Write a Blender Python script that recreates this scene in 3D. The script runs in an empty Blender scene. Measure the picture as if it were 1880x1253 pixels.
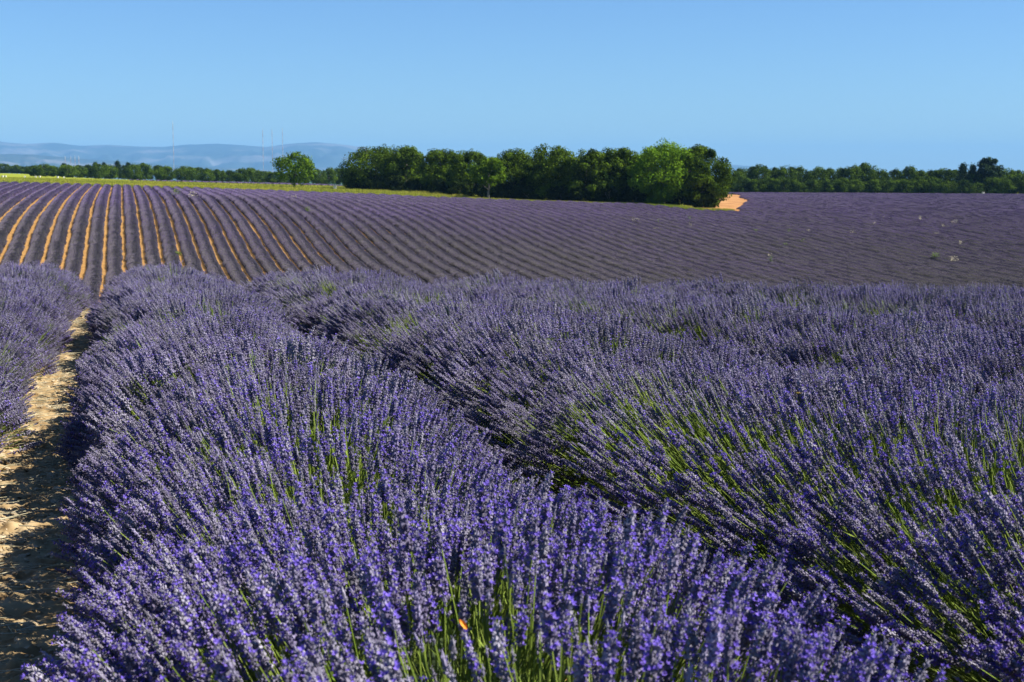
import bpy, bmesh, math, random
import numpy as np
from mathutils import Vector, Matrix, Quaternion

random.seed(7)
rng = np.random.default_rng(7)
SC = bpy.context.scene
COL = SC.collection
R = math.radians

# ------------------------------------------------------------------ camera
FPX, PW, PH, HORIZON = 2583.0, 1880.0, 1253.0, 320.0
EYE = 1.40
PITCH = math.atan((PH / 2 - HORIZON) / FPX)
cam_d = bpy.data.cameras.new("camera")
cam = bpy.data.objects.new("camera", cam_d)
COL.objects.link(cam)
SC.camera = cam
cam.location = (0, 0, EYE)
cam.rotation_euler = (R(90) - PITCH, 0, 0)
cam_d.sensor_width = 36.0
cam_d.lens = FPX / PW * 36.0
cam_d.clip_start, cam_d.clip_end = 0.05, 90000
cam_d.dof.use_dof = True
cam_d.dof.focus_distance = 7.5
cam_d.dof.aperture_fstop = 11.0

# ------------------------------------------------------------------ sky, sun, exposure
SUN_AZ, SUN_EL = 95.0, 43.0
W = bpy.data.worlds.new("World")
SC.world = W
W.use_nodes = True
wn = W.node_tree
wn.nodes.clear()
sky = wn.nodes.new("ShaderNodeTexSky")
sky.sky_type = 'NISHITA'
sky.sun_disc = False
sky.sun_elevation = R(SUN_EL)
sky.sun_rotation = R(SUN_AZ)
sky.altitude = 600
sky.air_density = 1.0
sky.dust_density = 0.25
sky.ozone_density = 2.2
bg = wn.nodes.new("ShaderNodeBackground")
bg.inputs["Strength"].default_value = 0.051
wo = wn.nodes.new("ShaderNodeOutputWorld")
tint = wn.nodes.new("ShaderNodeMix")
tint.data_type = 'RGBA'
tint.blend_type = 'MULTIPLY'
tint.inputs[0].default_value = 1.0
tint.inputs[7].default_value = (0.575, 0.82, 1.14, 1)
wn.links.new(sky.outputs[0], tint.inputs[6])
wn.links.new(tint.outputs[2], bg.inputs[0])
wn.links.new(bg.outputs[0], wo.inputs[0])
sl = bpy.data.lights.new("sun", 'SUN')
sl.energy = 5.0
sl.angle = R(0.53)
sl.color = (1.0, 0.93, 0.82)
sun = bpy.data.objects.new("sun", sl)
COL.objects.link(sun)
sdir = Vector((math.cos(R(SUN_EL)) * math.sin(R(SUN_AZ)), math.cos(R(SUN_EL)) * math.cos(R(SUN_AZ)), math.sin(R(SUN_EL))))
sun.rotation_euler = sdir.to_track_quat('Z', 'Y').to_euler()
sun.location = (0, 0, 60)
vs = SC.view_settings
vs.view_transform = 'Standard'
vs.look = 'None'
vs.exposure = 1.3
vs.gamma = 1.0
vs.use_curve_mapping = False
SC.cycles.max_bounces = 5
SC.cycles.diffuse_bounces = 1
SC.cycles.glossy_bounces = 1
SC.cycles.transmission_bounces = 2
SC.cycles.volume_bounces = 1

# ------------------------------------------------------------------ helpers
def lin(r, g, b):
    f = lambda c: (c / 255 / 12.92) if c / 255 <= 0.04045 else ((c / 255 + 0.055) / 1.055) ** 2.4
    return (f(r), f(g), f(b), 1.0)

def ray(x, y):
    a, b = (x - PW / 2) / FPX, (PH / 2 - y) / FPX
    fy = math.cos(PITCH) + b * math.sin(PITCH)
    fz = -math.sin(PITCH) + b * math.cos(PITCH)
    return a / fy, fz / fy                      # X per metre of Y, Z per metre of Y

def at(x, y, Y):
    u, v = ray(x, y)
    return Vector((u * Y, Y, EYE + v * Y))

def col_u(x):
    return ray(x, 345)[0]

def new_mesh(name, V, F, mats=(), mi=None, smooth=False):
    m = bpy.data.meshes.new(name)
    V = np.asarray(V, dtype=np.float32)
    if isinstance(F, np.ndarray):
        n, k = F.shape
        m.vertices.add(len(V)); m.vertices.foreach_set("co", V.ravel())
        m.loops.add(n * k); m.loops.foreach_set("vertex_index", F.astype(np.int32).ravel())
        m.polygons.add(n)
        m.polygons.foreach_set("loop_start", np.arange(0, n * k, k, dtype=np.int32))
        m.polygons.foreach_set("loop_total", np.full(n, k, dtype=np.int32))
    else:
        m.from_pydata(V.tolist(), [], F)
    for mt in mats:
        m.materials.append(mt)
    if mi is not None:
        m.polygons.foreach_set("material_index", np.asarray(mi, dtype=np.int32))
    m.polygons.foreach_set("use_smooth", np.full(len(m.polygons), smooth, dtype=bool))
    m.update()
    m.validate()
    return m

def obj(name, data, parent=None, loc=(0, 0, 0)):
    o = bpy.data.objects.new(name, data)
    COL.objects.link(o)
    o.location = loc
    if parent is not None:
        o.parent = parent
    return o

def tag(o, label=None, cat=None, group=None, kind=None):
    if label: o["label"] = label
    if cat: o["category"] = cat
    if group: o["group"] = group
    if kind: o["kind"] = kind
    return o

class MB:
    """collects shapes for one mesh"""
    def __init__(s):
        s.v, s.f, s.m = [], [], []
    def add(s, V, F, mi=0):
        b = len(s.v)
        s.v.extend([tuple(p) for p in V])
        s.f.extend([tuple(i + b for i in f) for f in F])
        s.m.extend([mi] * len(F))
    def box(s, c, d, mi=0, rot=None):
        x, y, z = d[0] / 2, d[1] / 2, d[2] / 2
        P = [Vector((i, j, k)) for k in (-z, z) for j in (-y, y) for i in (-x, x)]
        if rot is not None:
            P = [rot @ p for p in P]
        P = [p + Vector(c) for p in P]
        s.add(P, [(0, 2, 3, 1), (4, 5, 7, 6), (0, 1, 5, 4), (2, 6, 7, 3), (0, 4, 6, 2), (1, 3, 7, 5)], mi)
    def tube(s, pts, rad, n=6, mi=0, cap=True):
        pts = [Vector(p) for p in pts]
        rings = []
        for i, p in enumerate(pts):
            t = (pts[min(i + 1, len(pts) - 1)] - pts[max(i - 1, 0)]).normalized()
            a = t.orthogonal().normalized() if abs(t.z) > 0.9 else t.cross(Vector((0, 0, 1))).normalized()
            b = t.cross(a)
            r = rad[i] if hasattr(rad, "__len__") else rad
            rings.append([p + (a * math.cos(2 * math.pi * k / n) + b * math.sin(2 * math.pi * k / n)) * r for k in range(n)])
        V = [q for ring in rings for q in ring]
        F = [(i * n + k, i * n + (k + 1) % n, (i + 1) * n + (k + 1) % n, (i + 1) * n + k) for i in range(len(pts) - 1) for k in range(n)]
        if cap:
            F.append(tuple(range(n - 1, -1, -1)))
            F.append(tuple((len(pts) - 1) * n + k for k in range(n)))
        s.add(V, F, mi)
    def mesh(s, name, mats, smooth=False):
        return new_mesh(name, s.v, s.f, mats, s.m, smooth)

def smooth_noise(n, seed):
    """a small value-noise function on arrays"""
    g = np.random.default_rng(seed).random((n, n))
    def f(x, y):
        x = np.asarray(x, float); y = np.asarray(y, float)
        xi = np.floor(x).astype(int); yi = np.floor(y).astype(int)
        fx = x - xi; fy = y - yi
        fx = fx * fx * (3 - 2 * fx); fy = fy * fy * (3 - 2 * fy)
        a = g[xi % n, yi % n]; b = g[(xi + 1) % n, yi % n]; c = g[xi % n, (yi + 1) % n]; d = g[(xi + 1) % n, (yi + 1) % n]
        return (a * (1 - fx) + b * fx) * (1 - fy) + (c * (1 - fx) + d * fx) * fy
    return f
NZ = smooth_noise(64, 3)
NZ2 = smooth_noise(64, 11)

# ------------------------------------------------------------------ materials
def material(name, c1, c2=None, scale=5.0, rough=0.85, detail=4.0, rand=0.0, coords="Generated", c3=None, spec=0.2, bump=0.0, trans=0.0, sat=0.0):
    m = bpy.data.materials.new(name)
    m.use_nodes = True
    nt = m.node_tree
    b = nt.nodes["Principled BSDF"]
    b.inputs["Roughness"].default_value = rough
    b.inputs["Specular IOR Level"].default_value = spec
    out = None
    if c2 is None:
        rgb = nt.nodes.new("ShaderNodeRGB")
        rgb.outputs[0].default_value = c1
        out = rgb.outputs[0]
    else:
        n = nt.nodes.new("ShaderNodeTexNoise")
        n.inputs["Scale"].default_value = scale
        n.inputs["Detail"].default_value = detail
        if coords == "World":
            g = nt.nodes.new("ShaderNodeNewGeometry")
            nt.links.new(g.outputs["Position"], n.inputs["Vector"])
        else:
            t = nt.nodes.new("ShaderNodeTexCoord")
            nt.links.new(t.outputs[coords], n.inputs["Vector"])
        r = nt.nodes.new("ShaderNodeValToRGB")
        r.color_ramp.elements[0].position = 0.36
        r.color_ramp.elements[1].position = 0.64
        r.color_ramp.elements[0].color = c1
        r.color_ramp.elements[1].color = c2
        if c3 is not None:
            e = r.color_ramp.elements.new(0.5)
            e.color = c3
        nt.links.new(n.outputs["Fac"], r.inputs["Fac"])
        out = r.outputs[0]
        if bump:
            bp = nt.nodes.new("ShaderNodeBump")
            bp.inputs["Strength"].default_value = bump
            nt.links.new(n.outputs["Fac"], bp.inputs["Height"])
            nt.links.new(bp.outputs[0], b.inputs["Normal"])
    if rand:
        oi = nt.nodes.new("ShaderNodeObjectInfo")
        mr = nt.nodes.new("ShaderNodeMapRange")
        mr.inputs["To Min"].default_value = 1 - rand
        mr.inputs["To Max"].default_value = 1 + rand
        hs = nt.nodes.new("ShaderNodeHueSaturation")
        nt.links.new(oi.outputs["Random"], mr.inputs["Value"])
        nt.links.new(mr.outputs[0], hs.inputs["Value"])
        if sat:
            ms = nt.nodes.new("ShaderNodeMath"); ms.operation = 'MULTIPLY'; ms.inputs[1].default_value = 7.13
            mf = nt.nodes.new("ShaderNodeMath"); mf.operation = 'FRACT'
            m2 = nt.nodes.new("ShaderNodeMapRange"); m2.inputs["To Min"].default_value = 1 - sat; m2.inputs["To Max"].default_value = 1 + sat
            nt.links.new(oi.outputs["Random"], ms.inputs[0]); nt.links.new(ms.outputs[0], mf.inputs[0]); nt.links.new(mf.outputs[0], m2.inputs["Value"])
            nt.links.new(m2.outputs[0], hs.inputs["Saturation"])
        nt.links.new(out, hs.inputs["Color"])
        out = hs.outputs[0]
    nt.links.new(out, b.inputs["Base Color"])
    if trans:
        tr = nt.nodes.new("ShaderNodeBsdfTranslucent")
        nt.links.new(out, tr.inputs["Color"])
        mx = nt.nodes.new("ShaderNodeMixShader")
        mx.inputs[0].default_value = trans
        nt.links.new(b.outputs[0], mx.inputs[1])
        nt.links.new(tr.outputs[0], mx.inputs[2])
        nt.links.new(mx.outputs[0], nt.nodes["Material Output"].inputs["Surface"])
    return m

M = {}
M["calyx"] = material("lavender_calyx", (0.112, 0.098, 0.162, 1), (0.225, 0.212, 0.290, 1), 60, rand=0.30, coords="Object", sat=0.35)
M["petal"] = material("lavender_petal", (0.11, 0.070, 0.42, 1), (0.20, 0.14, 0.56, 1), 90, rand=0.15, coords="Object", trans=0.25)
M["stem"] = material("lavender_stem", (0.12, 0.19, 0.02, 1), (0.20, 0.26, 0.05, 1), 4, rand=0.25, coords="World", trans=0.15)
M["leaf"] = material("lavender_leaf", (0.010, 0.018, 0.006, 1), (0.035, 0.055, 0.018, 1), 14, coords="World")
M["row_green"] = material("far_row_leaf", (0.022, 0.024, 0.017, 1), (0.050, 0.050, 0.036, 1), 0.6, coords="World")
def far_flower(name, grey1, grey2, pur1, pur2):
    """faded grey heads low on the slope, fuller violet bloom higher up"""
    m = material(name, pur1, pur2, 0.12, coords="World", detail=6)
    nt = m.node_tree
    bs = nt.nodes["Principled BSDF"]
    old = bs.inputs["Base Color"].links[0].from_socket
    g_ = nt.nodes.new("ShaderNodeNewGeometry"); sp = nt.nodes.new("ShaderNodeSeparateXYZ")
    nz = nt.nodes.new("ShaderNodeTexNoise"); nz.inputs["Scale"].default_value = 0.035; nz.inputs["Detail"].default_value = 7
    mr_ = nt.nodes.new("ShaderNodeMapRange"); mr_.inputs[1].default_value = 145; mr_.inputs[2].default_value = 222
    ad = nt.nodes.new("ShaderNodeMath"); ad.operation = 'ADD'; ad.use_clamp = True
    mu = nt.nodes.new("ShaderNodeMath"); mu.operation = 'MULTIPLY_ADD'; mu.inputs[1].default_value = 1.6; mu.inputs[2].default_value = -0.75
    rg = nt.nodes.new("ShaderNodeValToRGB"); rg.color_ramp.elements[0].color = grey1; rg.color_ramp.elements[1].color = grey2
    n2 = nt.nodes.new("ShaderNodeTexNoise"); n2.inputs["Scale"].default_value = 1.3
    mx = nt.nodes.new("ShaderNodeMix"); mx.data_type = 'RGBA'
    L = nt.links
    L.new(g_.outputs["Position"], sp.inputs[0]); L.new(g_.outputs["Position"], nz.inputs["Vector"]); L.new(g_.outputs["Position"], n2.inputs["Vector"])
    L.new(sp.outputs["Y"], mr_.inputs["Value"]); L.new(nz.outputs["Fac"], mu.inputs[0])
    L.new(mr_.outputs[0], ad.inputs[0]); L.new(mu.outputs[0], ad.inputs[1])
    L.new(n2.outputs["Fac"], rg.inputs["Fac"])
    L.new(ad.outputs[0], mx.inputs[0]); L.new(rg.outputs[0], mx.inputs[6]); L.new(old, mx.inputs[7])
    L.new(mx.outputs[2], bs.inputs["Base Color"])
    return m
M["row_purple"] = far_flower("far_row_flower", (0.062, 0.050, 0.090, 1), (0.092, 0.078, 0.120, 1), (0.064, 0.038, 0.138, 1), (0.095, 0.060, 0.190, 1))
M["row_grey"] = material("far_row_faded_flower", (0.095, 0.090, 0.082, 1), (0.125, 0.115, 0.115, 1), 0.3, coords="World")
M["row_stem"] = material("far_row_stem", (0.080, 0.085, 0.050, 1), (0.115, 0.115, 0.075, 1), 0.4, coords="World")
M["path"] = material("path_soil", (0.19, 0.12, 0.052, 1), (0.36, 0.27, 0.15, 1), 9, coords="World", detail=10, bump=0.6, c3=(0.28, 0.20, 0.10, 1))
M["stone"] = material("field_stone", (0.30, 0.22, 0.13, 1), (0.46, 0.38, 0.26, 1), 9, rand=0.25, coords="Object", bump=0.4)
M["grass_blade"] = material("dry_grass", (0.16, 0.21, 0.020, 1), (0.31, 0.29, 0.045, 1), 0.06, coords="World", trans=0.2)
M["oak"] = material("oak_leaf", (0.010, 0.026, 0.003, 1), (0.098, 0.160, 0.010, 1), 0.5, coords="World", detail=8, trans=0.22, spec=0.03)
M["oak_bright"] = material("young_oak_leaf", (0.070, 0.150, 0.008, 1), (0.165, 0.280, 0.015, 1), 0.6, coords="World", trans=0.25, spec=0.03)
M["oak_mid"] = material("mid_oak_leaf", (0.030, 0.070, 0.005, 1), (0.120, 0.205, 0.012, 1), 0.6, coords="World", trans=0.22, spec=0.03)
M["oak_far"] = material("far_oak_leaf", (0.010, 0.025, 0.003, 1), (0.085, 0.142, 0.011, 1), 0.3, coords="World", detail=5, trans=0.2, spec=0.03)
M["shrub"] = material("shrub_leaf", (0.006, 0.014, 0.003, 1), (0.032, 0.052, 0.007, 1), 0.8, coords="World", detail=8, trans=0.1, spec=0.03)  # shade under the oak crowns is put into this darker leaf colour
M["pine"] = material("pine_needle", (0.012, 0.028, 0.012, 1), (0.03, 0.055, 0.02, 1), 0.5, coords="World", spec=0.03)
M["bark"] = material("bark", (0.10, 0.085, 0.065, 1), (0.26, 0.23, 0.19, 1), 3, coords="Object")
M["weed"] = material("weed_leaf", (0.085, 0.15, 0.02, 1), (0.16, 0.22, 0.04, 1), 3, coords="World", trans=0.2)
M["straw"] = material("straw_weed", (0.302, 0.274, 0.173, 1), (0.432, 0.403, 0.288, 1), 3, coords="World")
M["white"] = material("white_paint", (0.518, 0.511, 0.475, 1), (0.590, 0.583, 0.554, 1), 3, coords="Object")
M["red"] = material("mast_red_paint", (0.44, 0.30, 0.27, 1), (0.50, 0.36, 0.32, 1), 3, coords="Object")
M["metal"] = material("grey_metal", (0.45, 0.46, 0.47, 1), (0.55, 0.56, 0.57, 1), 3, coords="Object")
M["wood"] = material("weathered_wood", (0.20, 0.14, 0.09, 1), (0.30, 0.22, 0.14, 1), 8, coords="Object")

# ------------------------------------------------------------------ terrain heights
TAN = -col_u(224)                 # the lavender rows run this far to the left per metre
def pchip(xs, ys, xq):
    xs = np.asarray(xs, float); ys = np.asarray(ys, float)
    h = np.diff(xs); d = np.diff(ys) / h
    m = np.zeros_like(ys)
    for i in range(1, len(xs) - 1):
        if d[i - 1] * d[i] > 0:
            w1 = 2 * h[i] + h[i - 1]; w2 = h[i] + 2 * h[i - 1]
            m[i] = (w1 + w2) / (w1 / d[i - 1] + w2 / d[i])
    m[0], m[-1] = d[0], d[-1]
    xq = np.clip(xq, xs[0], xs[-1])
    i = np.clip(np.searchsorted(xs, xq) - 1, 0, len(xs) - 2)
    t = (xq - xs[i]) / h[i]
    return ((2 * t**3 - 3 * t**2 + 1) * ys[i] + (t**3 - 2 * t**2 + t) * h[i] * m[i]
            + (-2 * t**3 + 3 * t**2) * ys[i + 1] + (t**3 - t**2) * h[i] * m[i + 1])

PLANT = 0.45
COLS = [  # photo column, crest distance, ((distance, photo row) on the far slope ...), ((distance, height below the eye) further off)
    (-500, 22.0, ((118, 485), (145, 400), (185, 360), (240, 336)), ((330, -2.2), (600, -1.4), (900, -1.0))),
    (0,    22.0, ((126, 485), (153, 400), (192, 360), (262, 335.5)), ((300, -1.45), (480, -0.95), (900, 0.6))),
    (224,  22.0, ((133, 485), (165, 400), (205, 360), (274, 341.0)), ((320, -1.95), (450, -2.05), (600, -2.3), (900, -4))),
    (450,  19.5, ((137, 485), (172, 400), (210, 361), (270, 347.5)), ((320, -2.8), (450, -3.05), (600, -3.6), (900, -6))),
    (620,  18.5, ((142, 485), (180, 400), (220, 366), (262, 353.5)), ((310, -3.30), (450, -3.8), (600, -4.6), (900, -7))),
    (830,  17.5, ((147, 485), (192, 400), (228, 371), (252, 361.5)), ((290, -3.88), (360, -4.5), (600, -6.5), (900, -9))),
    (1000, 17.0, ((151, 485), (202, 400), (232, 376), (246, 369)), ((360, -5.6), (600, -7.5), (900, -10))),
    (1176, 16.5, ((155, 485), (210, 402), (230, 384), (242, 374)), ((360, -5.9), (600, -8.0), (900, -11))),
    (1340, 16.0, ((159, 485), (208, 410), (230, 389), (240, 382)), ((330, -5.9), (450, -6.2), (600, -8), (900, -11))),
    (1600, 15.4, ((164, 485), (205, 420), (228, 397), (240, 388)), ((330, -6.1), (450, -6.4), (600, -8), (900, -11))),
    (1880, 15.0, ((169, 485), (205, 428), (228, 403), (240, 393)), ((330, -6.5), (450, -6.7), (600, -8), (900, -11))),
    (2400, 14.5, ((175, 485), (205, 440), (228, 415), (240, 405)), ((330, -7.5), (450, -8), (600, -9), (900, -11))),
]
SL = 0.032
YQ = np.concatenate([np.linspace(0, 60, 241), np.geomspace(60.5, 60000, 500)])
TABU, TABZ = [], []
for px, yc, mid, far in COLS:
    P = [(0.0, -EYE), (yc * 0.35, -EYE - SL * yc * 0.35), (yc * 0.7, -EYE - SL * yc * 0.7 - 0.005), (yc, -EYE - SL * yc - 0.06),
         (yc + 6, -EYE - SL * (yc + 6) - 0.62), (yc + 16, -EYE - SL * yc - 2.3)]
    zm = [(Y, ray(px, y)[1] * Y - PLANT) for Y, y in mid]
    Ya, za = zm[0]
    P += [(58, za + 0.9), (82, za - 1.4), (104, za - 1.6)]
    P += zm + list(far) + [(2500, -22), (6000, -35), (60000, -60)]
    P = np.array(P)
    TABU.append(col_u(px)); TABZ.append(pchip(P[:, 0], P[:, 1], YQ))
TABU = np.array(TABU); TABZ = np.array(TABZ)
# smooth blend between the columns: resample with a cubic (pchip) per distance
UQ = np.linspace(TABU[0], TABU[-1], 161)
_t = np.array([pchip(TABU, TABZ[:, j], UQ) for j in range(TABZ.shape[1])]).T     # [u, Y]
k = np.array([1, 2, 3, 4, 3, 2, 1], float); k /= k.sum()
_p = np.pad(_t, ((3, 3), (0, 0)), mode="edge")
TZ = sum(k[i] * _p[i:i + _t.shape[0]] for i in range(7))

def ground_z(X, Y):
    X = np.asarray(X, float); Y = np.asarray(Y, float)
    Yc = np.clip(Y, 0.6, 59000)
    u = np.clip(X / np.maximum(Yc, 3.0), UQ[0], UQ[-1])
    fu = (u - UQ[0]) / (UQ[1] - UQ[0]); iu = np.clip(fu.astype(int), 0, len(UQ) - 2); fu = fu - iu
    iy = np.clip(np.searchsorted(YQ, Yc) - 1, 0, len(YQ) - 2)
    fy = (Yc - YQ[iy]) / (YQ[iy + 1] - YQ[iy])
    z = (TZ[iu, iy] * (1 - fu) + TZ[iu + 1, iy] * fu) * (1 - fy) + (TZ[iu, iy + 1] * (1 - fu) + TZ[iu + 1, iy + 1] * fu) * fy
    return z + EYE
gz = lambda x, y: float(ground_z(x, y))

FAR_PX = [-500, 0, 224, 450, 620, 830, 1000, 1176, 1300, 1400, 1880, 2400]
FAR_Y = [262, 266, 276, 269, 258, 247, 244, 241, 232, 232, 238, 238]
FAR_U = np.array([col_u(p) for p in FAR_PX])
def far_edge(u):
    return np.interp(u, FAR_U, FAR_Y)

# ------------------------------------------------------------------ ground sheet (one, out to the horizon)
ang = np.concatenate([np.arange(-55, 55, 0.5), np.arange(55, 305, 5.0)])
rad = np.concatenate([[0.0], np.geomspace(0.4, 25500, 380)])
A, RR = np.meshgrid(np.radians(ang), rad)
GX, GY = RR * np.sin(A), RR * np.cos(A)
GZ = ground_z(GX, GY)
back = GY < 0.6
GZ = np.where(back, -SL * np.clip(GY, -40, 0), GZ)
na, nr = len(ang), len(rad)
V = np.stack([GX, GY, GZ], -1).reshape(-1, 3)
ii, jj = np.meshgrid(np.arange(nr - 1), np.arange(na), indexing="ij")
jn = (jj + 1) % na
F = np.stack([ii * na + jj, ii * na + jn, (ii + 1) * na + jn, (ii + 1) * na + jj], -1).reshape(-1, 4)[:, ::-1]

PATCH = [at(1262, 379, 237), at(1300, 364, 262), at(1330, 357.5, 410), at(1352, 357.5, 415), at(1366, 360, 385), at(1362, 364, 345),
         at(1376, 367, 322), at(1382, 370.5, 300), at(1372, 374, 276), at(1364, 378, 255), at(1360, 383, 237.5)]
def inside(px, py, poly):
    r = np.zeros(np.shape(px), bool)
    n = len(poly)
    for i in range(n):
        a, b = poly[i], poly[(i + 1) % n]
        c = (a.y > py) != (b.y > py)
        r ^= c & (px < (b.x - a.x) * (py - a.y) / (b.y - a.y + 1e-9) + a.x)
    return r
gm = new_mesh("ground", V, F)
SOIL, GRASS, WOODS = (0.28, 0.158, 0.055), (0.215, 0.245, 0.022), (0.04, 0.07, 0.02)
x, y = V[:, 0], V[:, 1]
u = x / np.maximum(y, 0.5)
w_far = np.clip((y - far_edge(u)) / 3, 0, 1) * (u < col_u(1290))
w_far = np.maximum(w_far, np.clip((y - 300) / 10, 0, 1))
w_wood = np.clip((y - 950) / 200, 0, 1)
c = np.array(SOIL)[None] * (1 - w_far[:, None]) + np.array(GRASS)[None] * w_far[:, None]
c = c * (1 - w_wood[:, None]) + np.array(WOODS)[None] * w_wood[:, None]
att = gm.color_attributes.new("ground_colour", 'FLOAT_COLOR', 'POINT')
att.data.foreach_set("color", np.concatenate([c, np.ones((len(c), 1))], 1).astype(np.float32).ravel())
mg = bpy.data.materials.new("ground_soil_and_grass")
mg.use_nodes = True
nt = mg.node_tree
b = nt.nodes["Principled BSDF"]; b.inputs["Roughness"].default_value = 0.95; b.inputs["Specular IOR Level"].default_value = 0.05
va = nt.nodes.new("ShaderNodeVertexColor"); va.layer_name = "ground_colour"
ge = nt.nodes.new("ShaderNodeNewGeometry")
n1 = nt.nodes.new("ShaderNodeTexNoise"); n1.inputs["Scale"].default_value = 1.7; n1.inputs["Detail"].default_value = 8; n1.inputs["Roughness"].default_value = 0.7
mr = nt.nodes.new("ShaderNodeMapRange"); mr.inputs[1].default_value = 0.3; mr.inputs[2].default_value = 0.7; mr.inputs[3].default_value = 0.72; mr.inputs[4].default_value = 1.25
mv = nt.nodes.new("ShaderNodeVectorMath"); mv.operation = 'MULTIPLY'
bp = nt.nodes.new("ShaderNodeBump"); bp.inputs["Strength"].default_value = 0.6; bp.inputs["Distance"].default_value = 0.12
nt.links.new(ge.outputs["Position"], n1.inputs["Vector"])
nt.links.new(n1.outputs["Fac"], mr.inputs["Value"])
nt.links.new(va.outputs["Color"], mv.inputs[0]); nt.links.new(mr.outputs[0], mv.inputs[1])
nt.links.new(mv.outputs[0], b.inputs["Base Color"])
nt.links.new(n1.outputs["Fac"], bp.inputs["Height"]); nt.links.new(bp.outputs[0], b.inputs["Normal"])
gm.materials.append(mg)
for p in gm.polygons: p.use_smooth = True
tag(obj("ground", gm), kind="structure")

# bare soil plot beside the grove
def sheet(name, poly, mat, lift, step, kind, label=None):
    xs = [p.x for p in poly]; ys = [p.y for p in poly]
    gx = np.arange(min(xs), max(xs) + step, step); gy = np.arange(min(ys), max(ys) + step * 2, step * 2)
    X, Y = np.meshgrid(gx, gy)
    keep = inside(X, Y, poly)
    cx, cy = (X[:-1, :-1] + X[1:, 1:]) / 2, (Y[:-1, :-1] + Y[1:, 1:]) / 2
    kq = inside(cx, cy, poly)
    n = X.shape[1]
    i, j = np.nonzero(kq)
    Fq = np.stack([i * n + j, i * n + j + 1, (i + 1) * n + j + 1, (i + 1) * n + j], -1)
    Z = ground_z(X, Y) + lift + 0.10 * NZ(X * 0.9, Y * 0.9) + 0.05 * NZ2(X * 3, Y * 3)
    used, inv = np.unique(Fq.ravel(), return_inverse=True)
    Vq = np.stack([X, Y, Z], -1).reshape(-1, 3)[used]
    m = new_mesh(name, Vq, inv.reshape(-1, 4), [mat], smooth=False)
    return tag(obj(name, m), label, kind=kind)
M["bare_soil"] = material("bare_orange_soil", (0.24, 0.105, 0.028, 1), (0.42, 0.225, 0.080, 1), 0.22, coords="World", detail=9)
sheet("bare_soil", PATCH, M["bare_soil"], 0.05, 0.9, "structure")

# ------------------------------------------------------------------ far hills
def ridge(name, prof, dist, depth, rows, seed, mat):
    xs = np.linspace(prof[0][0], prof[-1][0], 420)
    tops = np.interp(xs, [p[0] for p in prof], [p[1] for p in prof])
    V, nz, nz2 = [], smooth_noise(64, seed), smooth_noise(64, seed + 1)
    base = -55.0
    for r in range(rows):
        t = r / (rows - 1)                        # 0 foot .. 1 crest, then the back slope
        for xx, ty in zip(xs, tops):
            D = dist + depth * t
            crest = EYE + ray(xx, ty)[1] * (dist + depth * 0.8)
            s = min(1.0, t / 0.8)
            h = base + (crest - base) * (s ** 0.85) if t <= 0.8 else crest - (t - 0.8) / 0.2 * (crest - base) * 0.9
            wob = (nz(xx * 0.035, t * 6) - 0.5) * 0.34 + (nz2(xx * 0.11, t * 14) - 0.5) * 0.16
            h += wob * (crest - base) * (1 - abs(s - 0.45) * 1.8 if s < 1 else 0.0) * (0.9 if t <= 0.8 else 0)
            V.append((ray(xx, 320)[0] * D, D, h))
    n = len(xs)
    F = np.array([(r * n + i, r * n + i + 1, (r + 1) * n + i + 1, (r + 1) * n + i) for r in range(rows - 1) for i in range(n - 1)])
    return tag(obj(name, new_mesh(name, V, F, [mat], smooth=True)), kind="structure")
M["hill"] = material("far_hill", (0.020, 0.032, 0.026, 1), (0.13, 0.125, 0.12, 1), 0.0011, coords="World", detail=6, c3=(0.032, 0.044, 0.034, 1))
ridge("hills", [(-900, 285), (-600, 270), (-300, 264), (0, 260), (45, 264), (100, 262), (150, 268), (200, 266), (260, 269), (300, 270), (340, 266), (400, 264), (440, 266), (490, 270),
                (530, 264), (580, 261), (620, 264), (680, 272), (750, 285), (850, 297), (1000, 306), (1250, 303), (1300, 300), (1350, 303), (1420, 309), (1500, 315), (1900, 319)],
      18500, 5500, 30, 21, M["hill"])
ridge("near_hills", [(-900, 272), (-400, 274), (0, 281), (60, 283), (130, 289), (200, 294), (300, 301), (420, 309), (560, 316), (700, 319)], 12500, 3500, 18, 31, M["hill"])

# ------------------------------------------------------------------ scatter by points (for uncountable flower stalks)
def shelf(name, meshes):
    c = bpy.data.collections.new(name)
    for i, m in enumerate(meshes):
        o = bpy.data.objects.new("%s_%03d" % (name, i), m)
        c.objects.link(o)
    return c

def scatter_tree(name, coll):
    g = bpy.data.node_groups.new(name, 'GeometryNodeTree')
    g.interface.new_socket("Geometry", in_out='INPUT', socket_type='NodeSocketGeometry')
    g.interface.new_socket("Geometry", in_out='OUTPUT', socket_type='NodeSocketGeometry')
    N, L = g.nodes, g.links
    gi, go = N.new("NodeGroupInput"), N.new("NodeGroupOutput")
    ci = N.new("GeometryNodeCollectionInfo")
    ci.inputs["Collection"].default_value = coll
    ci.inputs["Separate Children"].default_value = True
    ci.inputs["Reset Children"].default_value = True
    ip = N.new("GeometryNodeInstanceOnPoints")
    ip.inputs["Pick Instance"].default_value = True
    def na(nm, dt):
        a = N.new("GeometryNodeInputNamedAttribute")
        a.data_type = dt
        a.inputs["Name"].default_value = nm
        return a.outputs["Attribute"]
    L.new(gi.outputs[0], ip.inputs["Points"])
    L.new(ci.outputs[0], ip.inputs["Instance"])
    L.new(na("pick", 'INT'), ip.inputs["Instance Index"])
    L.new(na("turn", 'QUATERNION'), ip.inputs["Rotation"])
    L.new(na("size", 'FLOAT_VECTOR'), ip.inputs["Scale"])
    L.new(ip.outputs[0], go.inputs[0])
    return g

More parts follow.
